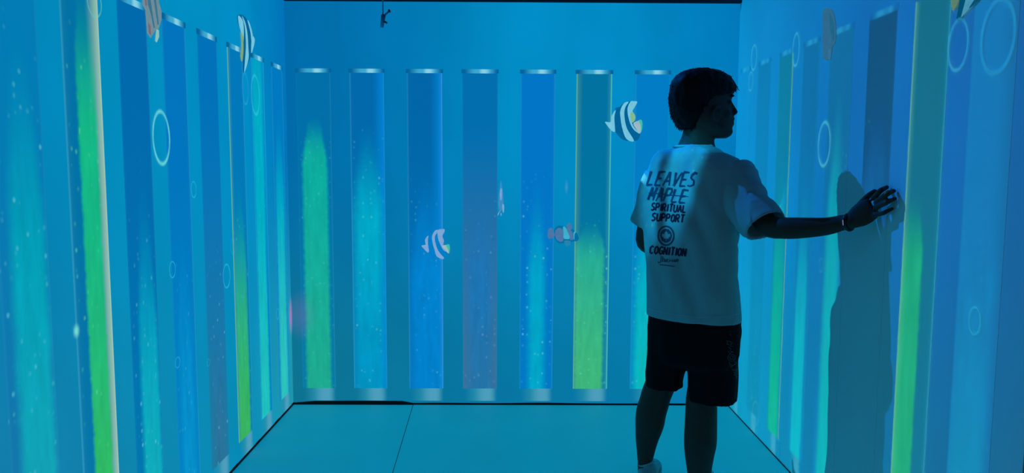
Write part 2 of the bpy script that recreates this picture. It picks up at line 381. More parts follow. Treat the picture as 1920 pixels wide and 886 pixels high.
col = mixc(cmask * mth('GREATER_THAN', zz, ZB) * mth('LESS_THAN', zz, ZT - .01), bd, colc)
col = mixc(cmask * sst(ZT - .015, ZT - .010, zz) * sst(ZT + .012, ZT + .008, zz), col, mixc(.45, collar(u, zz, lin((50, 140, 180))), bd))
col = mixc(cmask * sst(ZB + .003, ZB - .003, zz), col, footing(u, zz, lin((60, 150, 180)), bd))
sub = nd('ShaderNodeMix'); sub.data_type = 'RGBA'; sub.blend_type = 'SUBTRACT'; sub.inputs[0].default_value = 1
plug(sub.inputs[6], col); plug(sub.inputs[7], AMB)
mx = nd('ShaderNodeVectorMath'); mx.operation = 'MAXIMUM'; X.nt.links.new(sub.outputs[2], mx.inputs[0]); mx.inputs[1].default_value = (0, 0, 0)
X.nt.links.new(mx.outputs[0], e.inputs[0])
plug(e.inputs[1], inside * (dist * dist * K * GAIN_R) / (fwd * fwd * fwd))

# second beam: projector light masked into hand-shaped patches on the visitor's upper back
o, dx, dy, dz, e = beam('rear_projector_beam', PROJ_B)
yp = 2.86; fwd = mth('MAXIMUM', dy, .02); t = (yp - PROJ_B.y) / fwd
xx = PROJ_B.x + t * dx; zz = PROJ_B.z + t * dz
BEAM_B = (xx, zz, t, e)
wob = (nz(comb(xx, zz), 9, 3) - .5) * .05
band = sst(.575, .615, xx + wob) * sst(.775, .70, xx + wob - (zz - 1.3) * .35) * sst(1.02, 1.28, zz + wob) * sst(1.62, 1.50, zz)
arm_ = sst(.42, .47, xx) * sst(.565, .53, xx + wob) * sst(1.10, 1.2, zz) * sst(1.55, 1.42, zz) * .9
dd, dc = voro(comb(xx, zz), 55)
spk = sst(.35, .1, dd) * sst(.75, .95, xyz(dc)[0])
cb = mixc(nz(comb(xx, zz), 12, 3), lin((0, 110, 190)), lin((20, 190, 225)))
cb = mixc(spk * .7, cb, lin((120, 225, 240)))
plug(e.inputs[0], cb)
plug(e.inputs[1], (band + arm_) * mth('GREATER_THAN', dy, .03) * (K * 1.35) * t * t)

# ================================================================== rings, glows
def ring(wall, px, py, w_, h_, col, alpha, label, thick=.13):
    ax, val, r, nrm = WALL[wall]
    c = on_wall(wall, px, py, .0045)
    l = on_wall(wall, px - w_ / 2, py, .0045); rr = on_wall(wall, px + w_ / 2, py, .0045)
    tt = on_wall(wall, px, py - h_ / 2, .0045); b = on_wall(wall, px, py + h_ / 2, .0045)
    A = abs((rr - l).dot(r)) / 2; B = abs(tt.z - b.z) / 2; c = c + r * ((rr + l).dot(r) / 2 - c.dot(r))
    n = 48; vs_ = []; uvs = []
    for k in range(n):
        a = 2 * math.pi * k / n
        for q, f in enumerate((1 - thick, 1 + thick)):
            vs_.append(r * (A * f * math.cos(a)) + Vector((0, 0, 1)) * (B * f * math.sin(a)))
    fs = [(2 * k, 2 * k + 1, 2 * ((k + 1) % n) + 1, 2 * ((k + 1) % n)) for k in range(n)]
    me = bpy.data.meshes.new('bubble_ring'); me.from_pydata([tuple(v) for v in vs_], [], fs)
    uvl = me.uv_layers.new()
    for p_ in me.polygons:
        for li in p_.loop_indices: uvl.data[li].uv = (me.loops[li].vertex_index % 2, 0)
    o_ = link('bubble_ring', me, glow('bubble_glow', lin(col), alpha * (.8 if wall == 'right' else .95), 1.0, 'ring')); o_.location = c
    tag(o_, label, 'bubble', 'bubble rings on the %s wall' % wall)
def blob(wall, px, py, w_, h_, col, alpha, label, name='light_spot'):
    ax, val, r, nrm = WALL[wall]
    c = on_wall(wall, px, py, .005); l = on_wall(wall, px - w_ / 2, py, .005); rr = on_wall(wall, px + w_ / 2, py, .005)
    A = abs((rr - l).dot(r)) / 2; B = (on_wall(wall, px, py - h_ / 2).z - on_wall(wall, px, py + h_ / 2).z) / 2
    n = 32; vs_ = [Vector((0, 0, 0))] + [r * (A * math.cos(2 * math.pi * k / n)) + Vector((0, 0, 1)) * (B * math.sin(2 * math.pi * k / n)) for k in range(n)]
    fs = [(0, 1 + k, 1 + (k + 1) % n) for k in range(n)]
    me = bpy.data.meshes.new(name); me.from_pydata([tuple(v) for v in vs_], [], fs); uvl = me.uv_layers.new()
    for p_ in me.polygons:
        for li in p_.loop_indices: uvl.data[li].uv = (0 if me.loops[li].vertex_index == 0 else 1, 0)
    o_ = link(name, me, glow('spot_glow', lin(col), alpha, 1.0, 'blob')); o_.location = c
    tag(o_, label, 'light spot')
ringc = (60, 200, 225)
for a in [(300, 258, 31, 98, (110, 225, 225), .85, 'bright oval bubble ring on the left wall, largest there'),
          (477, 178, 15, 72, (50, 190, 220), .8, 'tall bubble ring near the top of the far turquoise column'),
          (458, 166, 11, 58, (50, 170, 215), .6, 'faint bubble ring just below the white and black striped fish'),
          (361, 355, 9, 30, (50, 190, 220), .8, 'small bubble ring right of and below the bright oval one'),
          (321, 505, 11, 30, (50, 195, 225), .75, 'small round bubble ring in mid height of the left wall'),
          (423, 517, 13, 44, (50, 185, 225), .8, 'upright bubble ring left of the yellow-edged green-footed column'),
          (435, 462, 8, 28, (50, 175, 215), .5, 'faint small bubble ring touching the yellow-green column edge'),
          (331, 679, 9, 20, (50, 190, 225), .75, 'small low bubble ring left of the tiniest one'),
          (389, 679, 6, 13, (50, 180, 220), .6, 'tiniest low bubble ring on the left wall'),
          (519, 588, 5, 20, (60, 190, 220), .6, 'tiny bubble ring beside the far left corner column'),
          (174, 5, 26, 52, (100, 205, 190), .6, 'bubble ring over the top of the bright green column')]:
    ring('left', *a)
for a in [(1415, 108, 10, 46, (60, 185, 225), .85, 'slim bubble ring over the far column rims of the right wall'),
          (1409, 153, 8, 34, (60, 180, 220), .8, 'slim bubble ring just below the one at the far rims'),
          (1494, 93, 12, 60, (60, 185, 225), .85, 'bubble ring beside the rim of the yellow-edged right wall column'),
          (1547, 270, 22, 82, (70, 190, 215), .75, 'tall bubble ring above the visitor\'s forearm'),
          (1799, 84, 36, 94, (50, 160, 205), .85, 'bubble ring under the yellow-headed fish at top right'),
          (1874, 68, 62, 136, (35, 145, 200), .8, 'largest softest bubble ring in the top right corner'),
          (1830, 601, 22, 52, (40, 165, 200), .7, 'bubble ring low on the broad blue column at far right'),
          (1418, 775, 11, 46, (60, 160, 190), .6, 'faint bubble ring near the floor of the right wall'),
          (1541, 497, 8, 26, (50, 175, 205), .5, 'faint small bubble ring below the visitor\'s forearm'),
          (1483, 298, 6, 20, (40, 155, 200), .4, 'faintest little bubble ring between right wall columns')]:
    ring('right', *a)
blob('left', 140, 620, 16, 36, (120, 225, 215), .9, 'small pale light spot left of the bright green column')
blob('left', 544, 592, 9, 84, (175, 115, 185), .85, 'pink light spot at the corner of left and back walls')
blob('back', 566, 590, 60, 110, (90, 110, 165), .35, 'faint mauve haze spot beside the corner on the back wall')
blob('back', 1062, 350, 8, 34, (90, 160, 205), .35, 'faint upright light streak left of the yellow-edged green column')

# ================================================================== fish of the picture (flat, on the wall)
def poly_obj(name, wall, polys, parent, off0=.0035, mats=None):
    """polys: list of (material index, [(px,py)...]) layered outward by a hair, extruded to a thin relief"""
    bm = bmesh.new(); nrm = WALL[wall][3]
    for k, (mi, pl) in enumerate(polys):
        o1 = off0 + .0006 * (k + 1)
        top = [bm.verts.new(on_wall(wall, x, y, o1)) for x, y in pl]; bot = [bm.verts.new(on_wall(wall, x, y, off0 - .0008)) for x, y in pl]
        f = bm.faces.new(top); f.material_index = mi
        if k == 0:
            for i in range(len(pl)):
                j = (i + 1) % len(pl); g = bm.faces.new((top[i], bot[i], bot[j], top[j])); g.material_index = mi
    bmesh.ops.recalc_face_normals(bm, faces=bm.faces)
    bmesh.ops.triangulate(bm, faces=[f for f in bm.faces if len(f.verts) > 4])
    me = bpy.data.meshes.new(name); bm.to_mesh(me); bm.free(); return link(name, me, mats, parent)
def cat(pts, n=4):      # closed Catmull-Rom through the outline
    out = []; L = len(pts)
    for i in range(L):
        p0, p1, p2, p3 = (pts[(i + k - 1) % L] for k in range(4))
        for s in range(n):
            t_ = s / n
            out.append(tuple(.5 * (2 * p1[d] + (p2[d] - p0[d]) * t_ + (2 * p0[d] - 5 * p1[d] + 4 * p2[d] - p3[d]) * t_ ** 2 + (3 * p1[d] - p0[d] - 3 * p2[d] + p3[d]) * t_ ** 3) for d in (0, 1)))
    return out
def crop(x0, y0, s): return lambda pts: [(x0 + x / s, y0 + y / s) for x, y in pts]
def fish(wall, label, parts, group, catg='fish', name='banner_fish'):
    allp = [p for _, polys, _ in parts for _, pl in polys for p in pl]
    cx = sum(p[0] for p in allp) / len(allp); cyy = sum(p[1] for p in allp) / len(allp)
    root = empty(name, on_wall(wall, cx, cyy, 0)); tag(root, label, catg, group)
    for k, (pn, polys, mats) in enumerate(parts):
        poly_obj(pn, wall, polys, root, .0036 + .0012 * k, mats)
mW = glow('fish_white', lin((115, 195, 220))); mD = glow('fish_dark', lin((0, 98, 150))); mY = glow('fish_yellow', lin((130, 185, 140)))
mP = glow('fish_pale', lin((150, 185, 195))); mG = glow('fish_green', lin((60, 190, 165))); mV = glow('fish_violet', lin((125, 165, 210)))
mB = glow('fish_blue', lin((0, 125, 200)))
c1 = crop(1120, 170, 8.05)
fish('back', 'large black and white banded fish with yellow tail left of the visitor\'s head', [
 ('body', [(1, cat(c1([(270, 270), (340, 240), (400, 185), (480, 165), (520, 200), (500, 330), (560, 470), (640, 640), (610, 740), (540, 755), (400, 745), (300, 660), (258, 560), (255, 400)]))),
           (0, cat(c1([(400, 190), (470, 170), (425, 240), (405, 330), (415, 450), (450, 580), (550, 750), (480, 755), (420, 700), (375, 570), (350, 430), (345, 300)]))),
           (0, cat(c1([(500, 165), (550, 160), (600, 170), (560, 250), (528, 305), (545, 350), (520, 470), (560, 560), (640, 650), (560, 600), (500, 510), (462, 380), (455, 260)])))], [mW, mD]),
 ('snout', [(0, cat(c1([(275, 290), (255, 400), (262, 540), (262, 620), (200, 590), (130, 500), (120, 470), (200, 470), (215, 380)])))], [mW]),
 ('cheek_patch', [(0, cat(c1([(510, 320), (555, 350), (572, 400), (560, 450), (530, 480), (505, 440), (495, 370)])))], [mY]),
 ('tail_fin', [(0, cat(c1([(540, 495), (600, 460), (655, 440), (675, 500), (670, 580), (640, 640), (590, 590)]))), (1, cat(c1([(620, 455), (660, 440), (678, 500), (668, 590), (650, 620), (650, 520)])))], [mP, mG])],
 'banded fish on the back wall')
c2 = crop(780, 420, 11.07)
fish('back', 'small pale banded fish over the plain deep blue column', [
 ('body', [(1, cat(c2([(250, 250), (330, 180), (450, 110), (580, 100), (600, 200), (570, 420), (640, 560), (650, 640), (580, 700), (430, 660), (290, 560), (250, 400)]))),
           (0, cat(c2([(450, 115), (440, 170), (395, 250), (400, 360), (440, 500), (500, 600), (580, 690), (550, 720), (430, 660), (385, 520), (350, 400), (335, 250), (390, 140)]))),
           (0, cat(c2([(455, 120), (585, 100), (590, 160), (550, 240), (580, 340), (570, 440), (620, 560), (560, 520), (490, 380), (455, 260)])))], [mV, mB]),
 ('snout', [(0, cat(c2([(255, 235), (248, 330), (255, 450), (268, 560), (240, 580), (150, 490), (120, 440), (200, 420), (190, 320)])))], [mV]),
 ('tail_fin', [(0, cat(c2([(545, 450), (620, 430), (680, 430), (700, 500), (680, 600), (610, 540)]))), (1, cat(c2([(630, 430), (690, 420), (705, 500), (690, 600), (665, 520)])))], [mP, mG])],
 'banded fish on the back wall')
mO = glow('clown_orange', lin((75, 118, 165))); mO2 = glow('clown_rim', lin((0, 112, 165))); mCw = glow('clown_white', lin((60, 175, 205)))
c3 = crop(1015, 405, 12.66)
fish('back', 'dull orange clownfish with pale bands left of the yellow-edged green column', [
 ('body', [(1, cat(c3([(300, 350), (370, 240), (450, 220), (560, 250), (640, 260), (760, 320), (840, 400), (890, 500), (860, 580), (760, 600), (640, 620), (440, 640), (330, 560)]))),
           (0, cat(c3([(330, 350), (400, 280), (470, 290), (515, 350), (520, 560), (440, 600), (345, 520)]))),
           (0, cat(c3([(600, 290), (700, 340), (745, 400), (750, 540), (690, 560), (660, 480), (640, 400)]))),
           (2, cat(c3([(510, 260), (565, 255), (620, 360), (660, 450), (665, 530), (600, 540), (530, 520), (525, 380)]))),
           (2, cat(c3([(800, 350), (825, 365), (790, 420), (780, 540), (765, 540), (760, 400)])))], [mO, mO2, mCw]),
 ('tail_fin', [(0, cat(c3([(310, 400), (240, 280), (170, 310), (150, 420), (165, 520), (230, 530), (310, 470)])))], [mO]),
 ('dorsal_fin', [(0, cat(c3([(600, 280), (620, 190), (690, 170), (715, 240), (700, 330), (640, 310)])))], [mO]),
 ('pelvic_fin', [(0, cat(c3([(545, 580), (690, 590), (670, 680), (600, 705), (560, 660)])))], [glow('clown_fin', lin((40, 130, 175)))])],
 None, name='clownfish')
c4 = crop(915, 330, 11.07)
fish('back', 'thin upright pale fish seen head-on beside the dull middle column', [
 ('body', [(0, cat(c4([(265, 90), (295, 240), (315, 400), (320, 560), (290, 700), (240, 740), (215, 600), (220, 420), (245, 250)]))),
           (1, cat(c4([(265, 250), (290, 300), (285, 450), (265, 500), (245, 380)])))], [glow('thin_fish', lin((60, 140, 195))), mV]),
 ('tail_fin', [(0, cat(c4([(300, 580), (330, 600), (332, 700), (320, 760), (300, 700)]))), (0, cat(c4([(240, 720), (220, 790), (195, 815), (215, 760)]))), (0, cat(c4([(265, 760), (280, 780), (270, 830), (262, 800)])))], [mV])],
 None, name='thin_fish')
mGr = glow('grey_fish', lin((110, 140, 150))); mGd = glow('grey_fish_dark', lin((55, 115, 145))); mGr2 = glow('grey_fish_pink', lin((120, 105, 120)))
c5 = crop(250, 0, 10.43)
fish('left', 'grey vertically striped fish hanging at the top of the left wall', [
 ('body', [(0, c5([(165, -180), (450, -180), (480, 60), (530, 230), (530, 380), (470, 560), (400, 600), (320, 740), (250, 640), (235, 400), (215, 200), (160, 90)])),
           (1, c5([(230, -170), (290, -170), (340, 200), (395, 540), (370, 550), (320, 300), (260, 100)])),
           (1, c5([(350, -170), (390, -170), (440, 200), (470, 480), (440, 480), (400, 200)])),
           (2, c5([(170, -170), (215, -170), (235, 110), (200, 110)])), (2, c5([(250, 420), (300, 520), (310, 690), (265, 650)]))], [mGr, mGd, mGr2]),
 ('tail_fin', [(0, c5([(430, 570), (470, 590), (475, 720), (430, 825), (405, 800), (415, 680)]))], [glow('grey_fish_tail', lin((140, 195, 185)))])], None)
c6 = crop(430, 20, 4.43)
fish('left', 'white and black striped fish with yellow edge over the far column rims', [
 ('body', [(1, cat(c6([(60, 45), (100, 35), (145, 85), (180, 200), (185, 330), (150, 430), (110, 515), (105, 400), (95, 200), (70, 110)]))),
           (0, cat(c6([(65, 42), (90, 60), (108, 100), (112, 200), (100, 330), (92, 200), (70, 110)]))),
           (0, cat(c6([(95, 45), (120, 90), (140, 180), (148, 300), (150, 400), (115, 512), (120, 420), (128, 280), (118, 130)]))),
           (0, cat(c6([(140, 80), (160, 110), (185, 210), (178, 300), (165, 180)])))], [mW, mD]),
 ('dorsal_edge', [(0, cat(c6([(85, 180), (104, 220), (108, 330), (98, 420), (84, 380), (92, 280)])))], [glow('fish_gold', lin((125, 165, 120)))]),
 ('tail_fin', [(0, cat(c6([(178, 215), (200, 240), (190, 300), (172, 350)])))], [mW])], None)
c7 = crop(1530, 0, 7.385)
fish('right', 'blurred grey fish at the rim of the teal column on the right wall', [
 ('body', [(0, cat(c7([(120, 130), (190, 115), (245, 170), (280, 350), (275, 570), (230, 650), (210, 800), (130, 820), (105, 700), (105, 250)]))),
           (1, cat(c7([(200, 180), (250, 260), (270, 400), (265, 560), (230, 500), (210, 350)])))], [glow('dim_fish', lin((45, 105, 140))), glow('dim_fish_dark', lin((30, 100, 135)))]),
 ('tail_fin', [(0, cat(c7([(190, 680), (220, 700), (205, 820), (185, 780)])))], [glow('dim_fish_tail', lin((45, 115, 160)))])], None)
c8 = crop(1760, 0, 5.906)
fish('right', 'fish with dark and white stripes and yellow head cut by the photo\'s top right', [
 ('body', [(0, c8([(260, -130), (350, -130), (350, -20), (300, 110), (265, 215), (225, 235), (212, 200), (240, 60)])),
           (1, c8([(350, -130), (440, -130), (420, -10), (350, 100), (280, 185), (265, 190), (300, 60)])),
           (0, c8([(440, -130), (500, -130), (450, 10), (380, 80), (355, 90), (420, -10)]))], [glow('fish_deep', lin((0, 80, 115))), glow('fish_grey_white', lin((70, 145, 175)))]),
 ('head', [(0, c8([(160, -130), (258, -130), (240, -10), (215, 60), (175, 120), (158, 60)]))], [glow('fish_yellow_head', lin((90, 130, 110)))])], None)

# ================================================================== hanging device
hd = at(718, 30, 1, 3.85)
root = empty('hanging_sensor', hd); tag(root, 'small dark sensor hanging on a thin rod from the ceiling before the back wall', 'sensor')
mH = plain('sensor_plastic', (.10, .30, .50), .5, .4); mH2 = plain('sensor_black', (.02, .025, .03), .4, .4)
def tube(p0, p1, r0, r1=None, n=16, bm=None):
    r1 = r0 if r1 is None else r1; own = bm is None; bm = bm or bmesh.new()
    p0, p1 = Vector(p0), Vector(p1); d = (p1 - p0).normalized(); a = d.orthogonal().normalized(); b = d.cross(a)
    A = [bm.verts.new(p0 + (a * math.cos(2 * math.pi * k / n) + b * math.sin(2 * math.pi * k / n)) * r0) for k in range(n)]
    B = [bm.verts.new(p1 + (a * math.cos(2 * math.pi * k / n) + b * math.sin(2 * math.pi * k / n)) * r1) for k in range(n)]
    for k in range(n): bm.faces.new((A[k], A[(k + 1) % n], B[(k + 1) % n], B[k]))
    bm.faces.new(A[::-1]); bm.faces.new(B)
    return bm
def fin(name, bm, mat, parent=None, smooth=True):
    bmesh.ops.recalc_face_normals(bm, faces=bm.faces)
    me = bpy.data.meshes.new(name); bm.to_mesh(me); bm.free(); return link(name, me, mat, parent, smooth)
def hp(x, y): return at(x, y, 1, 3.85)
fin('rod', tube(hp(718, 30), Vector((hp(718, 30).x, 3.85, CEIL)), .0035), mH, root)
fin('body', tube(hp(719, 28), hp(716, 51), .012, .009), mH, root)
b_ = tube(hp(716, 33), hp(731, 20), .006, .004); fin('arm', b_, mH, root)
fin('lens', tube(hp(723, 42) + Vector((0, -.012, 0)), hp(723, 42) + Vector((.004, .01, 0)), .005), mH2, root)
fin('knob', tube(hp(730, 20) + Vector((0, -.010, 0)), hp(730, 21) + Vector((0, .008, 0)), .006), mH2, root)

# ================================================================== the visitor
PHI = math.radians(35)
RA = Vector((math.cos(PHI), -math.sin(PHI), 0)); FA = Vector((math.sin(PHI), math.cos(PHI), 0)); ZA = Vector((0, 0, 1))
def yp_(px, py, y): return at(px, py, 1, y)
def xp_(px, py, x): return at(px, py, 0, x)
def loft(bm, rings, cap=True):
    """rings: list of vertex coordinate lists"""
    R = [[bm.verts.new(v) for v in r] for r in rings]
    for A, B in zip(R, R[1:]):
        n = len(A)
        for k in range(n): bm.faces.new((A[k], A[(k + 1) % n], B[(k + 1) % n], B[k]))
    if cap: bm.faces.new(R[0][::-1]); bm.faces.new(R[-1])
def ell(c, a, b, n=32, e=2.0):
    out = []
    for k in range(n):
        t_ = 2 * math.pi * k / n; ct, st_ = math.cos(t_), math.sin(t_)
        out.append(c + a * (math.copysign(abs(ct) ** (2 / e), ct)) + b * (math.copysign(abs(st_) ** (2 / e), st_)))
    return out
def limb(bm, pts, n=20, flat=None):
    """pts: (Vector, radius) chain, smooth loft with rounded ends"""
    P_ = [(Vector(p), r) for p, r in pts]
    # catmull resample
    S = []
    for i in range(len(P_) - 1):
        q = [P_[max(i - 1, 0)], P_[i], P_[i + 1], P_[min(i + 2, len(P_) - 1)]]
        for s in range(4):
            t_ = s / 4; f = lambda a, b, c, d: .5 * (2 * b + (c - a) * t_ + (2 * a - 5 * b + 4 * c - d) * t_ ** 2 + (3 * b - a - 3 * c + d) * t_ ** 3)
            S.append((f(*[x[0] for x in q]), f(*[x[1] for x in q])))
    S.append(P_[-1])
    d0 = (S[1][0] - S[0][0]).normalized(); d1 = (S[-1][0] - S[-2][0]).normalized()
    pre = [(S[0][0] - d0 * S[0][1] * s, S[0][1] * math.sqrt(max(1 - s * s, .02))) for s in (.98, .8, .45)]
    post = [(S[-1][0] + d1 * S[-1][1] * s, S[-1][1] * math.sqrt(max(1 - s * s, .02))) for s in (.45, .8, .98)]
    S = pre + S + post
    ref = None; rings = []
    for i, (p, r) in enumerate(S):
        d = (S[min(i + 1, len(S) - 1)][0] - S[max(i - 1, 0)][0]).normalized()
        if ref is None: ref = d.orthogonal().normalized()
        ref = (ref - d * ref.dot(d)).normalized(); b = d.cross(ref)
        rings.append(ell(p, ref * r, b * r, n))
    loft(bm, rings)
def sph(bm, c, r, sc=(1, 1, 1), ax=None):
    g = bmesh.ops.create_uvsphere(bm, u_segments=20, v_segments=12, radius=1)['verts']
    ax = ax or (Vector((1, 0, 0)), Vector((0, 1, 0)), Vector((0, 0, 1)))
    for v in g: v.co = Vector(c) + ax[0] * (v.co.x * r * sc[0]) + ax[1] * (v.co.y * r * sc[1]) + ax[2] * (v.co.z * r * sc[2])
def remesh(bm, voxel, smooth_it=4, fac=.5):
    bmesh.ops.recalc_face_normals(bm, faces=bm.faces)
    me = bpy.data.meshes.new('tmp'); bm.to_mesh(me); bm.free()
    o_ = bpy.data.objects.new('tmp', me); C.collection.objects.link(o_)
    md = o_.modifiers.new('r', 'REMESH'); md.mode = 'VOXEL'; md.voxel_size = voxel; md.adaptivity = 0
    if smooth_it:
        sm = o_.modifiers.new('s', 'SMOOTH'); sm.iterations = smooth_it; sm.factor = fac
    dg = bpy.context.evaluated_depsgraph_get(); dg.update()
    me2 = bpy.data.meshes.new_from_object(o_.evaluated_get(dg)); bpy.data.objects.remove(o_); bpy.data.meshes.remove(me)
    return me2
def normals(me_): return [v.normal.copy() for v in me_.vertices]
skin = plain('skin', (.10, .036, .026), .6, .25, (.15, .002, 150), .08, 30)
shirt_m = plain('white_cotton', (.42, .44, .46), .9, .1, (.25, .004, 14), .03, 30)
shorts_m = plain('black_shorts_cloth', (.006, .006, .008), .85, .1, (.3, .004, 20), .2, 40)
hair_m = plain('black_hair', (.006, .006, .007), .6, .15, (.6, .004, 120), .3, 90)
shoe_m = plain('white_shoe_leather', (.40, .45, .48), .6, .3); sole_m = plain('shoe_sole_rubber', (.45, .47, .48), .8, .2)
ink = plain('navy_print_ink', (.012, .022, .055), .8, .1); ink2 = plain('faded_navy_print_ink', (.03, .07, .13), .8, .1)
band_m = plain('black_band_rubber', (.008, .008, .012), .35, .5)

HY = 2.98
bm = bmesh.new()
# --- head
HF = Vector((math.cos(math.radians(14)), math.sin(math.radians(14)), 0)); HS = Vector((-HF.y, HF.x, 0))
def head_ring(py, pb, pf, hw, grow=0, n=40, face=1.0):
    A = yp_(pb, py, HY); B = yp_(pf, py, HY)
    half = (B.x - A.x) / 2 / HF.x; c = (A + B) / 2; out = []
    for k in range(n):
        t_ = 2 * math.pi * k / n; ct, s_ = math.cos(t_), math.sin(t_)
        w_ = hw * (1 - .16 * max(ct, 0) ** 1.5 * face)
        out.append(c + HF * ((half + grow) * math.copysign(abs(ct) ** .9, ct)) + HS * ((w_ + grow) * math.copysign(abs(s_) ** .85, s_)))
    return out
HEAD = [(139, 1292, 1338, .040), (143, 1280, 1350, .056), (150, 1271, 1363, .067), (160, 1265, 1372, .074), (172, 1263, 1376, .077), (180, 1263, 1374.5, .078),
        (186, 1264, 1372, .078), (192, 1265, 1370, .077), (200, 1268, 1372, .076), (208, 1271, 1374, .074), (216, 1275, 1375.5, .071), (222, 1279, 1378.5, .068), (227, 1282, 1376.5, .065),
        (232, 1285, 1377.5, .062), (239, 1290, 1373.5, .057), (247, 1299, 1375, .050), (254, 1309, 1371, .042), (259, 1320, 1362, .030)]
loft(bm, [head_ring(*h_) for h_ in HEAD][::-1])
def hpnt(px, py, side=0): return yp_(px, py, HY) + HS * side
# nose, lips, chin, brow, ears
loft(bm, [ell(hpnt(1368, 187), HF * .006, HS * .006, 12), ell(hpnt(1371, 195), HF * .009, HS * .008, 12), ell(hpnt(1374.5, 203), HF * .012, HS * .011, 12),
          ell(hpnt(1377, 209), HF * .014, HS * .015, 12), ell(hpnt(1376, 213), HF * .012, HS * .016, 12), ell(hpnt(1372, 217), HF * .008, HS * .010, 12)][::-1])
for s_ in (-1, 1):
    sph(bm, hpnt(1365, 181, s_ * .026), .010, (.8, 2.2, .6), (HF, HS, ZA))
    sph(bm, hpnt(1360, 193, s_ * .030), .012, (.9, 1.1, .7), (HF, HS, ZA))
    sph(bm, hpnt(1350, 214, s_ * .036), .022, (1.3, .9, 1.1), (HF, HS, ZA))
    ec = hpnt(1324, 217, s_ * .075)
    rr_ = [ec + HF * (.017 * math.cos(a)) + ZA * (.031 * math.sin(a) + .002) + HS * (s_ * (.010 - .004 * math.cos(a))) for a in [2 * math.pi * k / 14 for k in range(15)]]
    limb(bm, [(p, .0042) for p in rr_], 8)
    sph(bm, ec + HS * (s_ * .002), .018, (.85, .4, 1.5), (HF, HS, ZA))
sph(bm, hpnt(1373.5, 222.5), .007, (.8, 2.6, .7), (HF, HS, ZA)); sph(bm, hpnt(1372.5, 231.5), .007, (.8, 2.3, .8), (HF, HS, ZA))
sph(bm, hpnt(1367, 248), .013, (1, 1.3, .9), (HF, HS, ZA))
# --- neck and trunk
loft(bm, [ell(yp_(c_, py, 2.985), HF * h_, HS * w_, 28) for py, c_, h_, w_ in [(225, 1316, .060, .050), (240, 1312, .064, .056), (255, 1309, .066, .058), (268, 1306, .072, .064), (282, 1303, .085, .085), (296, 1302, .09, .12)]][::-1])
def trunk(py, l, r, k=1.0, y=HY, dep=.62, shrink=0.0):
    A = yp_(l, py, y); B = yp_(r, py, y); half = (B.x - A.x) / 2 - shrink; a = half / math.sqrt(math.cos(PHI) ** 2 + (dep * math.sin(PHI)) ** 2)
    c = (A + B) / 2
    for _ in range(4):                       # fit the ring's outline to the measured width
        rg = ell(c, RA * a, FA * (a * dep), 40, 2.3); xs = [pix(v)[0] for v in rg]
        a *= (r - l) / (max(xs) - min(xs)) if not shrink else 1
        c = c + Vector((((l + r) / 2 - (max(xs) + min(xs)) / 2) * y / F, 0, 0))
    return ell(c, RA * a, FA * (a * dep), 40, 2.3)
loft(bm, [trunk(py, l, r) for py, l, r in [(288, 1262, 1345), (300, 1245, 1362), (325, 1230, 1372), (380, 1225, 1368), (450, 1228, 1362), (520, 1228, 1364), (580, 1228, 1368), (635, 1230, 1368), (662, 1250, 1350)]][::-1])
# --- right arm, reaching to the wall
SHR = Vector((.905, 2.895, yp_(1390, 332, 2.89).z))
def arm_pt(px, py, y): return yp_(px, py, y)
E_R = arm_pt(1452, 428, 2.68)
wr = xp_(1594, 416, 1.188)
limb(bm, [(SHR, .050), (arm_pt(1415, 385, 2.79), .046), (arm_pt(1440, 422, 2.715), .041), (arm_pt(1468, 427, 2.665), .0400), (arm_pt(1500, 427, 2.63), .0385),
          (arm_pt(1550, 424, 2.58), .032), (arm_pt(1580, 417, 2.55), .0275), (wr, .0255)], 24)
# palm: flattened loft between wrist and knuckles
kn = {'index': (1638, 371, 1.243), 'middle': (1643, 379, 1.240), 'ring': (1642, 389, 1.238), 'little': (1636, 404, 1.240)}
K_ = {k: xp_(*v) for k, v in kn.items()}
acr = (K_['index'] - K_['little']).normalized(); kc = (K_['index'] + K_['little']) / 2
dirp = (kc - wr).normalized(); nrm = acr.cross(dirp).normalized(); acr = dirp.cross(nrm)
wdk = (K_['index'] - K_['little']).length / 2 + .008
rs = []
for t_, wf, th in ((-.12, .55, .021), (.1, .78, .020), (.35, 1.02, .018), (.6, 1.1, .016), (.85, 1.05, .013), (1.02, .9, .010)):
    rs.append(ell(wr + (kc - wr) * t_, acr * (wdk * wf), nrm * th, 24, 2.4))
loft(bm, rs)
def finger(k0, mid, tip, r0, r1):
    a, b, c = k0, xp_(*mid), xp_(*tip)
    limb(bm, [(a, r0), (a.lerp(b, .5), r0 * .93), (b, r0 * .95), (b.lerp(c, .55), (r0 + r1) / 2 * .95), (c, r1)], 14)
finger(K_['index'], (1651, 357, 1.243), (1663, 350.5, 1.270), .0102, .0075)
finger(K_['middle'], (1663, 363, 1.241), (1676, 357.5, 1.271), .0102, .0076)
finger(K_['ring'], (1661, 380, 1.241), (1678, 372, 1.272), .0096, .0072)
finger(K_['little'], (1656, 399, 1.247), (1673, 391, 1.273), .0088, .0064)
limb(bm, [(wr + (kc - wr) * .18 + acr * .014, .016), (xp_(1614, 384, 1.232), .0145), (xp_(1627, 368, 1.250), .0105), (xp_(1640, 358, 1.268), .0085)], 14)
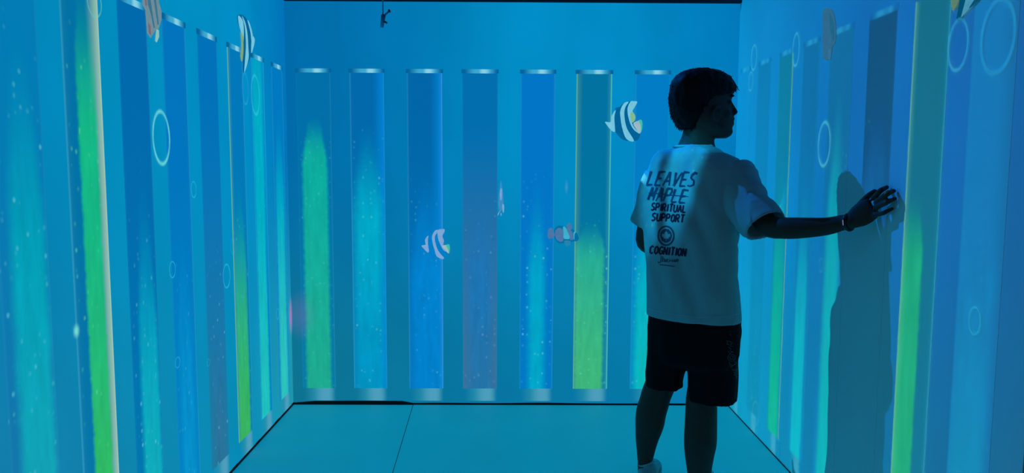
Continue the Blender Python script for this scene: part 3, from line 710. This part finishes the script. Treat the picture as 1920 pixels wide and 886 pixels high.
# --- left arm, bent in front of the body
SHL = Vector((.655, 3.06, SHR.z)); EL = yp_(1207, 448, 3.12); WL = Vector((.70, 3.24, .95))
limb(bm, [(SHL, .048), (SHL.lerp(EL, .5) + Vector((-.006, 0, 0)), .043), (EL, .035), (EL + (WL - EL) * .4, .034), (WL, .025)], 22)
hd_ = (WL - EL).normalized(); WA = (FA - hd_ * FA.dot(hd_)).normalized(); TA = hd_.cross(WA)
loft(bm, [ell(WL + hd_ * t_, WA * w_, TA * th, 20, 2.4) for t_, w_, th in ((-.01, .026, .021), (.03, .037, .017), (.06, .042, .015), (.09, .038, .012))])
for q, ln in zip((.030, .010, -.010, -.029), (.068, .076, .070, .055)):
    a = WL + hd_ * .085 + WA * q; sd = RA
    limb(bm, [(a, .009), (a + hd_ * ln * .5 + sd * .008, .0085), (a + hd_ * ln * .8 + sd * .028, .007)], 12)
limb(bm, [(WL + hd_ * .025 + WA * .03, .012), (WL + hd_ * .06 + WA * .055, .010), (WL + hd_ * .085 + WA * .062, .008)], 12)
# --- legs
LL = [(700, 1247, 58, 3.04), (735, 1232, 57, 3.05), (752, 1227, 57, 3.055), (772, 1221, 57.5, 3.06), (790, 1218.5, 56, 3.065), (805, 1216, 51, 3.07), (822, 1213, 44, 3.07), (848, 1210.5, 34, 3.07), (872, 1209, 27, 3.07), (892, 1210, 30, 3.07)]
RL_ = [(700, 1334, 82, 2.96), (745, 1316, 60, 2.96), (765, 1315, 60, 2.96), (800, 1314, 61.5, 2.96), (828, 1313, 62, 2.96), (848, 1311.5, 57, 2.96), (870, 1311, 50, 2.965), (890, 1311, 44, 2.965), (910, 1311, 34, 2.97), (930, 1312, 32, 2.97)]
for L in (LL, RL_):
    limb(bm, [(yp_(c_, py, y), w_ / 2 * y / F) for py, c_, w_, y in L], 28)
    ank = yp_(L[-1][1], L[-1][0], L[-1][3]); fz = max(ank.z, .05)
    fdir = Vector((.12, .99, 0)).normalized()
    limb(bm, [(Vector((ank.x, ank.y, .055)) - fdir * .02, .034), (Vector((ank.x, ank.y, .05)) + fdir * .08, .030), (Vector((ank.x, ank.y, .035)) + fdir * .16, .022)], 16)
body_me = remesh(bm, .0042, 3)
person = link('person', body_me, skin, None, True)
tag(person, 'person in white printed t-shirt and black shorts touching the right wall with one hand', 'person')

# --- hair
bm = bmesh.new()
HAIR = [(129, 1303, 1330, .024), (132, 1288, 1347, .048), (137, 1276, 1360, .064), (144, 1267, 1370, .074), (152, 1261, 1377, .081), (160, 1258, 1381, .085), (168, 1257, 1380, .087),
        (176, 1256, 1372, .088), (186, 1256, 1352, .088), (196, 1257, 1341, .087), (206, 1260, 1333, .085), (216, 1263, 1316, .081), (226, 1268, 1308, .073), (235, 1273, 1302, .062), (242, 1278, 1297, .048)]
loft(bm, [head_ring(*h_, face=.6) for h_ in HAIR][::-1])
hm = remesh(bm, .005, 2)
for v in hm.vertices:
    d = (v.co - yp_(1318, 190, HY)).normalized(); n_ = noise.noise(Vector((v.co.x * 60, v.co.y * 60, v.co.z * 22))); v.co += d * (.0045 * n_ + .001)
hair = link('hair', hm, hair_m, person, True)
bm = bmesh.new()
def spike(p, q, r): tube(p, q, r, .0005, 6, bm)
hn = normals(hm); hc_ = [v.co.copy() for v in hm.vertices]
for k in range(1800):                          # short strands all over the crown, and fringe / nape tips
    q_ = random.randrange(len(hc_))
    d = hn[q_]; p = hc_[q_] - d * .002
    dirn = (d * random.uniform(.12, .4) + HF * random.uniform(-.1, .35) - ZA * random.uniform(.2, .9) + HS * random.uniform(-.3, .3)).normalized()
    spike(p, p + dirn * random.uniform(.006, .013), .0012)
for px, py, ex, ey in ((1264, 160, 1260, 157), (1302, 130, 1300, 127), (1376, 166, 1379.5, 170)):
    for s_ in range(-2, 3): spike(hpnt(px, py, s_ * .012), hpnt(ex, ey + abs(s_) * .6, s_ * .014), .002)
tag(fin('hair_strands', bm, hair_m, hair, False), kind='stuff')

# --- t-shirt
bm = bmesh.new()
SH = [(273, 1268, 1335), (279, 1252, 1352), (287, 1236, 1367), (300, 1222, 1385), (318, 1211, 1398), (345, 1208, 1394), (385, 1205, 1386), (430, 1205, 1382), (480, 1208, 1383), (530, 1210, 1386), (570, 1212, 1389), (596, 1212, 1391)]
rings = [trunk(py, l, r, dep={273: 1.0, 279: .95, 287: .82, 300: .70}.get(py, .62)) for py, l, r in SH]
inner = [trunk(594, 1219, 1384), trunk(575, 1222, 1381), trunk(550, 1224, 1378)]
loft(bm, (rings + inner)[::-1])
def sleeve(c0, c1, r0, r1, up=.0):
    d = (c1 - c0).normalized(); a = ZA.cross(d).normalized(); b = d.cross(a)
    rr_ = [ell(c0 - d * .03, a * r0 * .6, b * r0 * .6, 28), ell(c0, a * r0, b * r0, 28)]
    for t_ in (.3, .6, .85, 1.0): c = c0.lerp(c1, t_) - ZA * (.006 * math.sin(t_ * 3.1)); r = r0 + (r1 - r0) * t_; rr_.append(ell(c, a * r, b * r, 28))
    for t_, k in ((.97, .88), (.8, .84), (.7, .8)): c = c0.lerp(c1, t_); rr_.append(ell(c, a * r1 * k, b * r1 * k, 28))
    loft(bm, rr_)
SE = arm_pt(1436, 425, 2.722)
sleeve(SHR + Vector((-.012, .01, -.004)), SE, .090, .079)
SLE = yp_(1203, 424, 3.11)
sleeve(SHL + Vector((-.004, -.004, -.010)), SLE, .088, .056)
sm = remesh(bm, .005, 7)
ctr = yp_(1298, 440, HY)
armd = (SE - SHR).normalized()
for v, nrm_ in zip(sm.vertices, normals(sm)):
    p = v.co.copy(); q = Vector((p.x - ctr.x, p.y - ctr.y, p.z - ctr.z)); s_ = q.dot(RA); zt_ = q.z
    # slack folds running from the right armpit down and across, plus vertical drape near the hem
    f1 = noise.noise(Vector((s_ * 16 + zt_ * 7, zt_ * 3.0 - s_ * 3, q.dot(FA) * 4)))
    f2 = noise.noise(Vector((s_ * 26, zt_ * 4, 5 + q.dot(FA) * 20)))
    low = min(max((.10 - zt_) / .4, 0), 1)
    ax_ = (p - SHR).dot(armd); sl = 1 if (ax_ > .02 and p.x > .9) else 0
    f3 = noise.noise(Vector((ax_ * 34, p.z * 12, p.y * 8)))
    amp = .015 * f1 + .006 * low * f2 + .010 * sl * f3
    amp *= .12 + .88 * min(max((zt_ + .35) / .12, 0), 1)
    if sl: amp *= .3 + .7 * min(max((.22 - ax_) / .06, 0), 1)
    v.co = p + nrm_ * amp
shirt = link('t_shirt', sm, shirt_m, person, True); shirt['label'] = 'loose white t-shirt with navy print on the back'
# collar rib + hem stitch
bm = bmesh.new()
cr_ = [p for p in ell(yp_(1301, 275.5, 2.985), RA * .080, FA * .078, 40)]
limb(bm, [(p + ZA * (.002 if (p - yp_(1301, 275.5, 2.985)).dot(FA) < 0 else -.015), .0055) for p in cr_ + cr_[:1]], 8)
fin('collar', bm, shirt_m, shirt)
bvh = BVHTree.FromPolygons([v.co.copy() for v in sm.vertices], [tuple(p.vertices) for p in sm.polygons])

# --- prints: traced strokes laid on the cloth
def lay(px, py, off=.0016, tree=bvh):
    o_ = EYE; d = ray(px, py).normalized(); h_ = tree.ray_cast(o_, d)
    if h_[0] is None: return None
    nn = h_[1] if h_[1].dot(d) < 0 else -h_[1]
    return h_[0] + nn * off
def stroke(bm, pts, w0, w1=None, tree=bvh, off=.0016):
    """ribbon through pixel points, width in px tapering w0 -> w1"""
    w1 = w0 if w1 is None else w1; P_ = []
    for (x0, y0_), (x1, y1_) in zip(pts, pts[1:]):
        L = math.hypot(x1 - x0, y1_ - y0_); n = max(1, int(L / 3))
        for k in range(n): P_.append((x0 + (x1 - x0) * k / n, y0_ + (y1_ - y0_) * k / n))
    P_.append(pts[-1]); prev = None; N_ = len(P_)
    for i, (x, y) in enumerate(P_):
        a = P_[max(i - 1, 0)]; b = P_[min(i + 1, N_ - 1)]; dx_, dy_ = b[0] - a[0], b[1] - a[1]; L = math.hypot(dx_, dy_) or 1
        w_ = (w0 + (w1 - w0) * i / max(N_ - 1, 1)) / 2; nx, ny = -dy_ / L * w_, dx_ / L * w_
        A, B = lay(x + nx, y + ny, off, tree), lay(x - nx, y - ny, off, tree)
        if A is None or B is None: prev = None; continue
        A, B = bm.verts.new(A), bm.verts.new(B)
        if prev:
            try: bm.faces.new((prev[0], A, B, prev[1]))
            except ValueError: pass
        prev = (A, B)
def glyphs(word, strokes, x0, y0_, adv, h_, wpx, slope, shear, bm, rough=0, tree=bvh, sizes=None):
    """strokes: dict of polylines on a 0..1 grid (y down)"""
    x = x0
    for i, ch in enumerate(word):
        cw = adv * (.5 if ch == 'I' else 1.0)
        for pl in strokes[ch]:
            q = []
            for gx, gy in pl:
                X_ = x + gx * cw * .74 + (1 - gy) * h_ * shear; Y_ = y0_ + gy * h_ + (X_ - x0) * slope
                q.append((X_ + random.uniform(-rough, rough), Y_ + random.uniform(-rough, rough)))
            stroke(bm, q, wpx, wpx * (.55 if rough else 1), tree)
        x += cw
G = {'L': [[(0, 0), (0, 1)], [(0, 1), (.9, .95)]], 'E': [[(0, 0), (0, 1)], [(0, 0), (.95, 0)], [(0, .5), (.8, .48)], [(0, 1), (.95, .98)]],
     'A': [[(.45, 0), (0, 1)], [(.45, 0), (.95, 1)], [(.15, .65), (.85, .62)]], 'V': [[(0, 0), (.4, 1)], [(.4, 1), (1, 0)]],
     'S': [[(.95, .08), (.5, 0), (.1, .15), (.15, .4), (.8, .58), (.85, .85), (.45, 1), (0, .92)]],
     'M': [[(0, 1), (.1, 0)], [(.1, 0), (.45, .7)], [(.45, .7), (.9, 0)], [(.9, 0), (.95, 1)]],
     'P': [[(0, 0), (0, 1)], [(0, 0), (.7, .02), (.9, .22), (.7, .5), (0, .55)]],
     'I': [[(.4, 0), (.4, 1)]], 'R': [[(0, 0), (0, 1)], [(0, 0), (.7, .02), (.88, .22), (.7, .48), (0, .52)], [(.35, .52), (.95, 1)]],
     'T': [[(0, 0), (1, 0)], [(.5, 0), (.5, 1)]], 'U': [[(0, 0), (.02, .75), (.3, 1), (.7, 1), (.93, .75), (.95, 0)]],
     'O': [[(.5, 0), (.12, .2), (.05, .5), (.12, .82), (.5, 1), (.85, .82), (.95, .5), (.85, .2), (.5, 0)]],
     'C': [[(.95, .15), (.55, 0), (.12, .2), (.05, .5), (.15, .85), (.5, 1), (.9, .85)]],
     'G': [[(.95, .15), (.55, 0), (.12, .2), (.05, .5), (.15, .85), (.5, 1), (.9, .85), (.92, .55), (.55, .55)]],
     'N': [[(0, 1), (0, 0)], [(0, 0), (.9, 1)], [(.9, 1), (.9, 0)]]}
bm = bmesh.new(); glyphs('LEAVES', G, 1213, 321, 15.2, 26, 4.7, .03, .34, bm, .7); fin('brush_lettering', bm, ink2, shirt, False)
bm = bmesh.new(); glyphs('MAPLE', G, 1215, 350, 14.6, 25, 4.7, .08, .32, bm, .7)
stroke(bm, [(1217, 362), (1240, 363), (1262, 366), (1291, 368)], 2.0, 1.0); fin('brush_lettering', bm, ink2, shirt, False)
for word, x0_, y0_, adv, hh, wp, sl_, sh_ in (('SPIRITUAL', 1221, 380, 8.35, 13.5, 2.9, .075, .16), ('SUPPORT', 1222, 399, 8.9, 14, 3.1, .06, .16), ('COGNITION', 1218, 460, 8.7, 14.5, 3.1, .085, .16)):
    bm = bmesh.new(); glyphs(word, G, x0_, y0_, adv, hh, wp, sl_, sh_, bm); fin('block_lettering', bm, ink, shirt, False)
bm = bmesh.new()
def circ(cx, cy_, rx, ry, n=28): return [(cx + rx * math.cos(2 * math.pi * k / n), cy_ + ry * math.sin(2 * math.pi * k / n)) for k in range(n + 1)]
stroke(bm, circ(1249, 441.5, 14.6, 17.6, 36), 3.0)
def leafpts(cx, cy_, s, sy):
    half = [(0, -1), (.16, -.62), (.38, -.74), (.33, -.28), (.60, -.52), (.66, -.36), (.98, -.38), (.84, -.12), (.95, 0), (.48, .34), (.56, .52), (.08, .45), (.06, .95)]
    return [(cx + x * s, cy_ + y * sy) for x, y in half + [(-x, y) for x, y in half[::-1]][:]]
def disc_fill(bm, outer, inner):        # ring of quads between two outlines with the same number of points
    A = [lay(*p) for p in outer]; B = [lay(*p) for p in inner]
    A = [bm.verts.new(v) for v in A]; B = [bm.verts.new(v) for v in B]; n = len(A)
    for k in range(n): bm.faces.new((A[k], A[(k + 1) % n], B[(k + 1) % n], B[k]))
lp = leafpts(1249, 442, 9.2, 10.8)
op = []
for x, y in lp:
    a = math.atan2((y - 441.5) / 13.6, (x - 1249) / 11.2); op.append((1249 + 10.9 * math.cos(a), 441.5 + 13.3 * math.sin(a)))
disc_fill(bm, op, lp)
fin('leaf_emblem', bm, ink2, shirt, False)
bm = bmesh.new()
for pl in ([(1240, 479), (1239, 490), (1236, 493), (1234, 490)], [(1243, 480), (1242, 491)], [(1242, 486), (1245, 484), (1246, 491)], [(1248, 485), (1248, 491)], [(1250, 489), (1253, 486), (1251, 485), (1250, 490), (1254, 491)],
           [(1255, 491), (1256, 486), (1258, 489), (1260, 486), (1261, 491)], [(1264, 487), (1262, 490), (1265, 490), (1265, 486), (1266, 491)], [(1267, 491), (1268, 486), (1271, 491), (1272, 486)],
           [(1237, 496), (1250, 497), (1265, 499)], circ(1270, 487.5, 1.7, 1.9, 10)):
    stroke(bm, pl, 1.3)
fin('signature_print', bm, ink2, shirt, False)

bm = bmesh.new()
stroke(bm, [(1215, 578), (1240, 584), (1270, 590), (1310, 594), (1350, 593), (1386, 588)], .9, off=.0012)
fin('hem_stitching', bm, plain('pale_thread', (.62, .64, .66), .9), shirt, False)

# --- shorts
bm = bmesh.new()
SR = [(575, 1220, 1384), (590, 1216, 1389), (620, 1213, 1389), (655, 1212, 1387), (672, 1216, 1382)]
loft(bm, ([trunk(py, l, r, y=2.985) for py, l, r in SR] + [trunk(684, 1222, 1378, y=2.985, dep=.52)])[::-1])
def leg_tube(L, y, dep=1.0):
    loft(bm, [trunk(py, l, r, y=y, dep=dep) for py, l, r in L][::-1])
leg_tube([(640, 1213, 1305), (685, 1212, 1290), (697, 1211, 1284), (712, 1211, 1280), (724, 1211, 1280), (722, 1216, 1275), (702, 1217, 1274)], 3.035)
leg_tube([(640, 1285, 1387), (685, 1286, 1385), (697, 1288, 1385), (712, 1289, 1384), (749, 1289, 1382), (747, 1294, 1377), (720, 1295, 1376)], 2.955)
sm2 = remesh(bm, .005, 1)
for v, nrm_ in zip(sm2.vertices, normals(sm2)):
    n_ = noise.noise(Vector((v.co.x * 22, v.co.y * 22, v.co.z * 7))); v.co += nrm_ * (.005 * n_)
shorts = link('shorts', sm2, shorts_m, person, True); shorts['label'] = 'black knee-length shorts with outlined lettering down the right side'
bvh2 = BVHTree.FromPolygons([v.co.copy() for v in sm2.vertices], [tuple(p.vertices) for p in sm2.polygons])
bm = bmesh.new(); cs = crop(1330, 590, 5.9)
for pl in ([(232, 172), (232, 180)], [(232, 205), (232, 225)], [(180, 285), (205, 285), (190, 320), (215, 330)], [(215, 290), (250, 300), (225, 345), (255, 345)], [(205, 355), (240, 375), (225, 400), (262, 410)],
           [(200, 400), (225, 425), (255, 400)], circ(242, 470, 40, 38, 16), circ(242, 470, 20, 18, 12), [(215, 520), (235, 575), (300, 525), (270, 515)], [(235, 540), (250, 560), (285, 540)],
           [(245, 600), (310, 600)], [(250, 612), (310, 612)], [(262, 635), (315, 630)], [(270, 650), (315, 650)], [(265, 660), (305, 675)], [(275, 700), (310, 700)], [(285, 690), (312, 680)]):
    stroke(bm, cs(pl), .9, tree=bvh2)
fin('side_lettering', bm, plain('grey_outline_ink', (.10, .10, .11), .7), shorts, False)
b_ = bmesh.new(); limb(b_, [(yp_(1388, 606, 2.90), .003), (yp_(1389.5, 620, 2.90), .003), (yp_(1388, 634, 2.90), .0035)], 8); fin('drawstring', b_, shorts_m, shorts)

# --- wristband
bm = bmesh.new(); axd = (wr - arm_pt(1580, 417, 2.55)).normalized(); wc = wr - axd * .004
a = axd.orthogonal().normalized(); b = axd.cross(a)
limb(bm, [(wc + a * (.0268 * math.cos(t_)) + b * (.0268 * math.sin(t_)), .0062) for t_ in [2 * math.pi * k / 20 for k in range(21)]], 10)
wb = fin('wristband', bm, band_m, person)
vd = (EYE - wc).normalized(); vd = (vd - axd * vd.dot(axd)).normalized(); up_ = axd.cross(vd)
b_ = bmesh.new(); limb(b_, [(wc + vd * .0328 + up_ * s_, .0014) for s_ in (-.008, 0, .008)], 10)  # small glowing bar put in as the glint on the band
fin('band_glint', b_, glow('glint_glow', (.25, .22, .4), 1.0, .8), wb)

# --- shoes
for L in (LL, RL_):
    ank = yp_(L[-1][1], L[-1][0], L[-1][3]); c0 = Vector((ank.x + .012, ank.y, 0)); fdir = Vector((.26, .96, 0)).normalized(); sd = fdir.cross(ZA)
    bm = bmesh.new()
    prof = [(-.075, .030, .055), (-.065, .040, .075), (-.03, .044, .088), (.02, .043, .092), (.06, .043, .080), (.11, .048, .062), (.16, .047, .048), (.19, .038, .040), (.205, .022, .030)]
    rr_ = []
    for s_, w_, h_ in prof:
        ring_ = []
        for k in range(24):
            t_ = 2 * math.pi * k / 24; ring_.append(c0 + fdir * s_ + sd * (w_ * math.copysign(abs(math.cos(t_)) ** .8, math.cos(t_))) + ZA * (.012 + (h_ - .012) * (.5 + .5 * math.sin(t_))))
        rr_.append(ring_)
    loft(bm, rr_)
    sph(bm, c0 + ZA * .075 - fdir * .005, .036, (1.15, .95, .75), (fdir, sd, ZA))
    sh = link('shoe', remesh(bm, .004, 4), shoe_m, person, True)
    bm = bmesh.new(); out = [(-.082, .028), (-.06, .044), (0, .047), (.06, .046), (.12, .052), (.17, .049), (.20, .034), (.213, .012)]
    loop = [c0 + fdir * s_ + sd * w_ for s_, w_ in out] + [c0 + fdir * s_ - sd * w_ for s_, w_ in out[::-1]]
    loft(bm, [[p + ZA * .001 for p in loop], [p + ZA * .018 for p in loop]]); fin('sole', bm, sole_m, sh, False)
    bm = bmesh.new()
    for k in range(5):
        s_ = .035 + k * .016; zz_ = .093 - k * .009
        limb(bm, [(c0 + fdir * s_ + sd * .022 + ZA * (zz_ - .006), .0022), (c0 + fdir * s_ + ZA * zz_, .0022), (c0 + fdir * s_ - sd * .022 + ZA * (zz_ - .006), .0022)], 6)
    fin('laces', bm, sole_m, sh)
    bm = bmesh.new(); limb(bm, [(Vector((ank.x, ank.y, .085)), .034), (Vector((ank.x, ank.y, .108)), .031)], 20); fin('sock', bm, sole_m, sh)
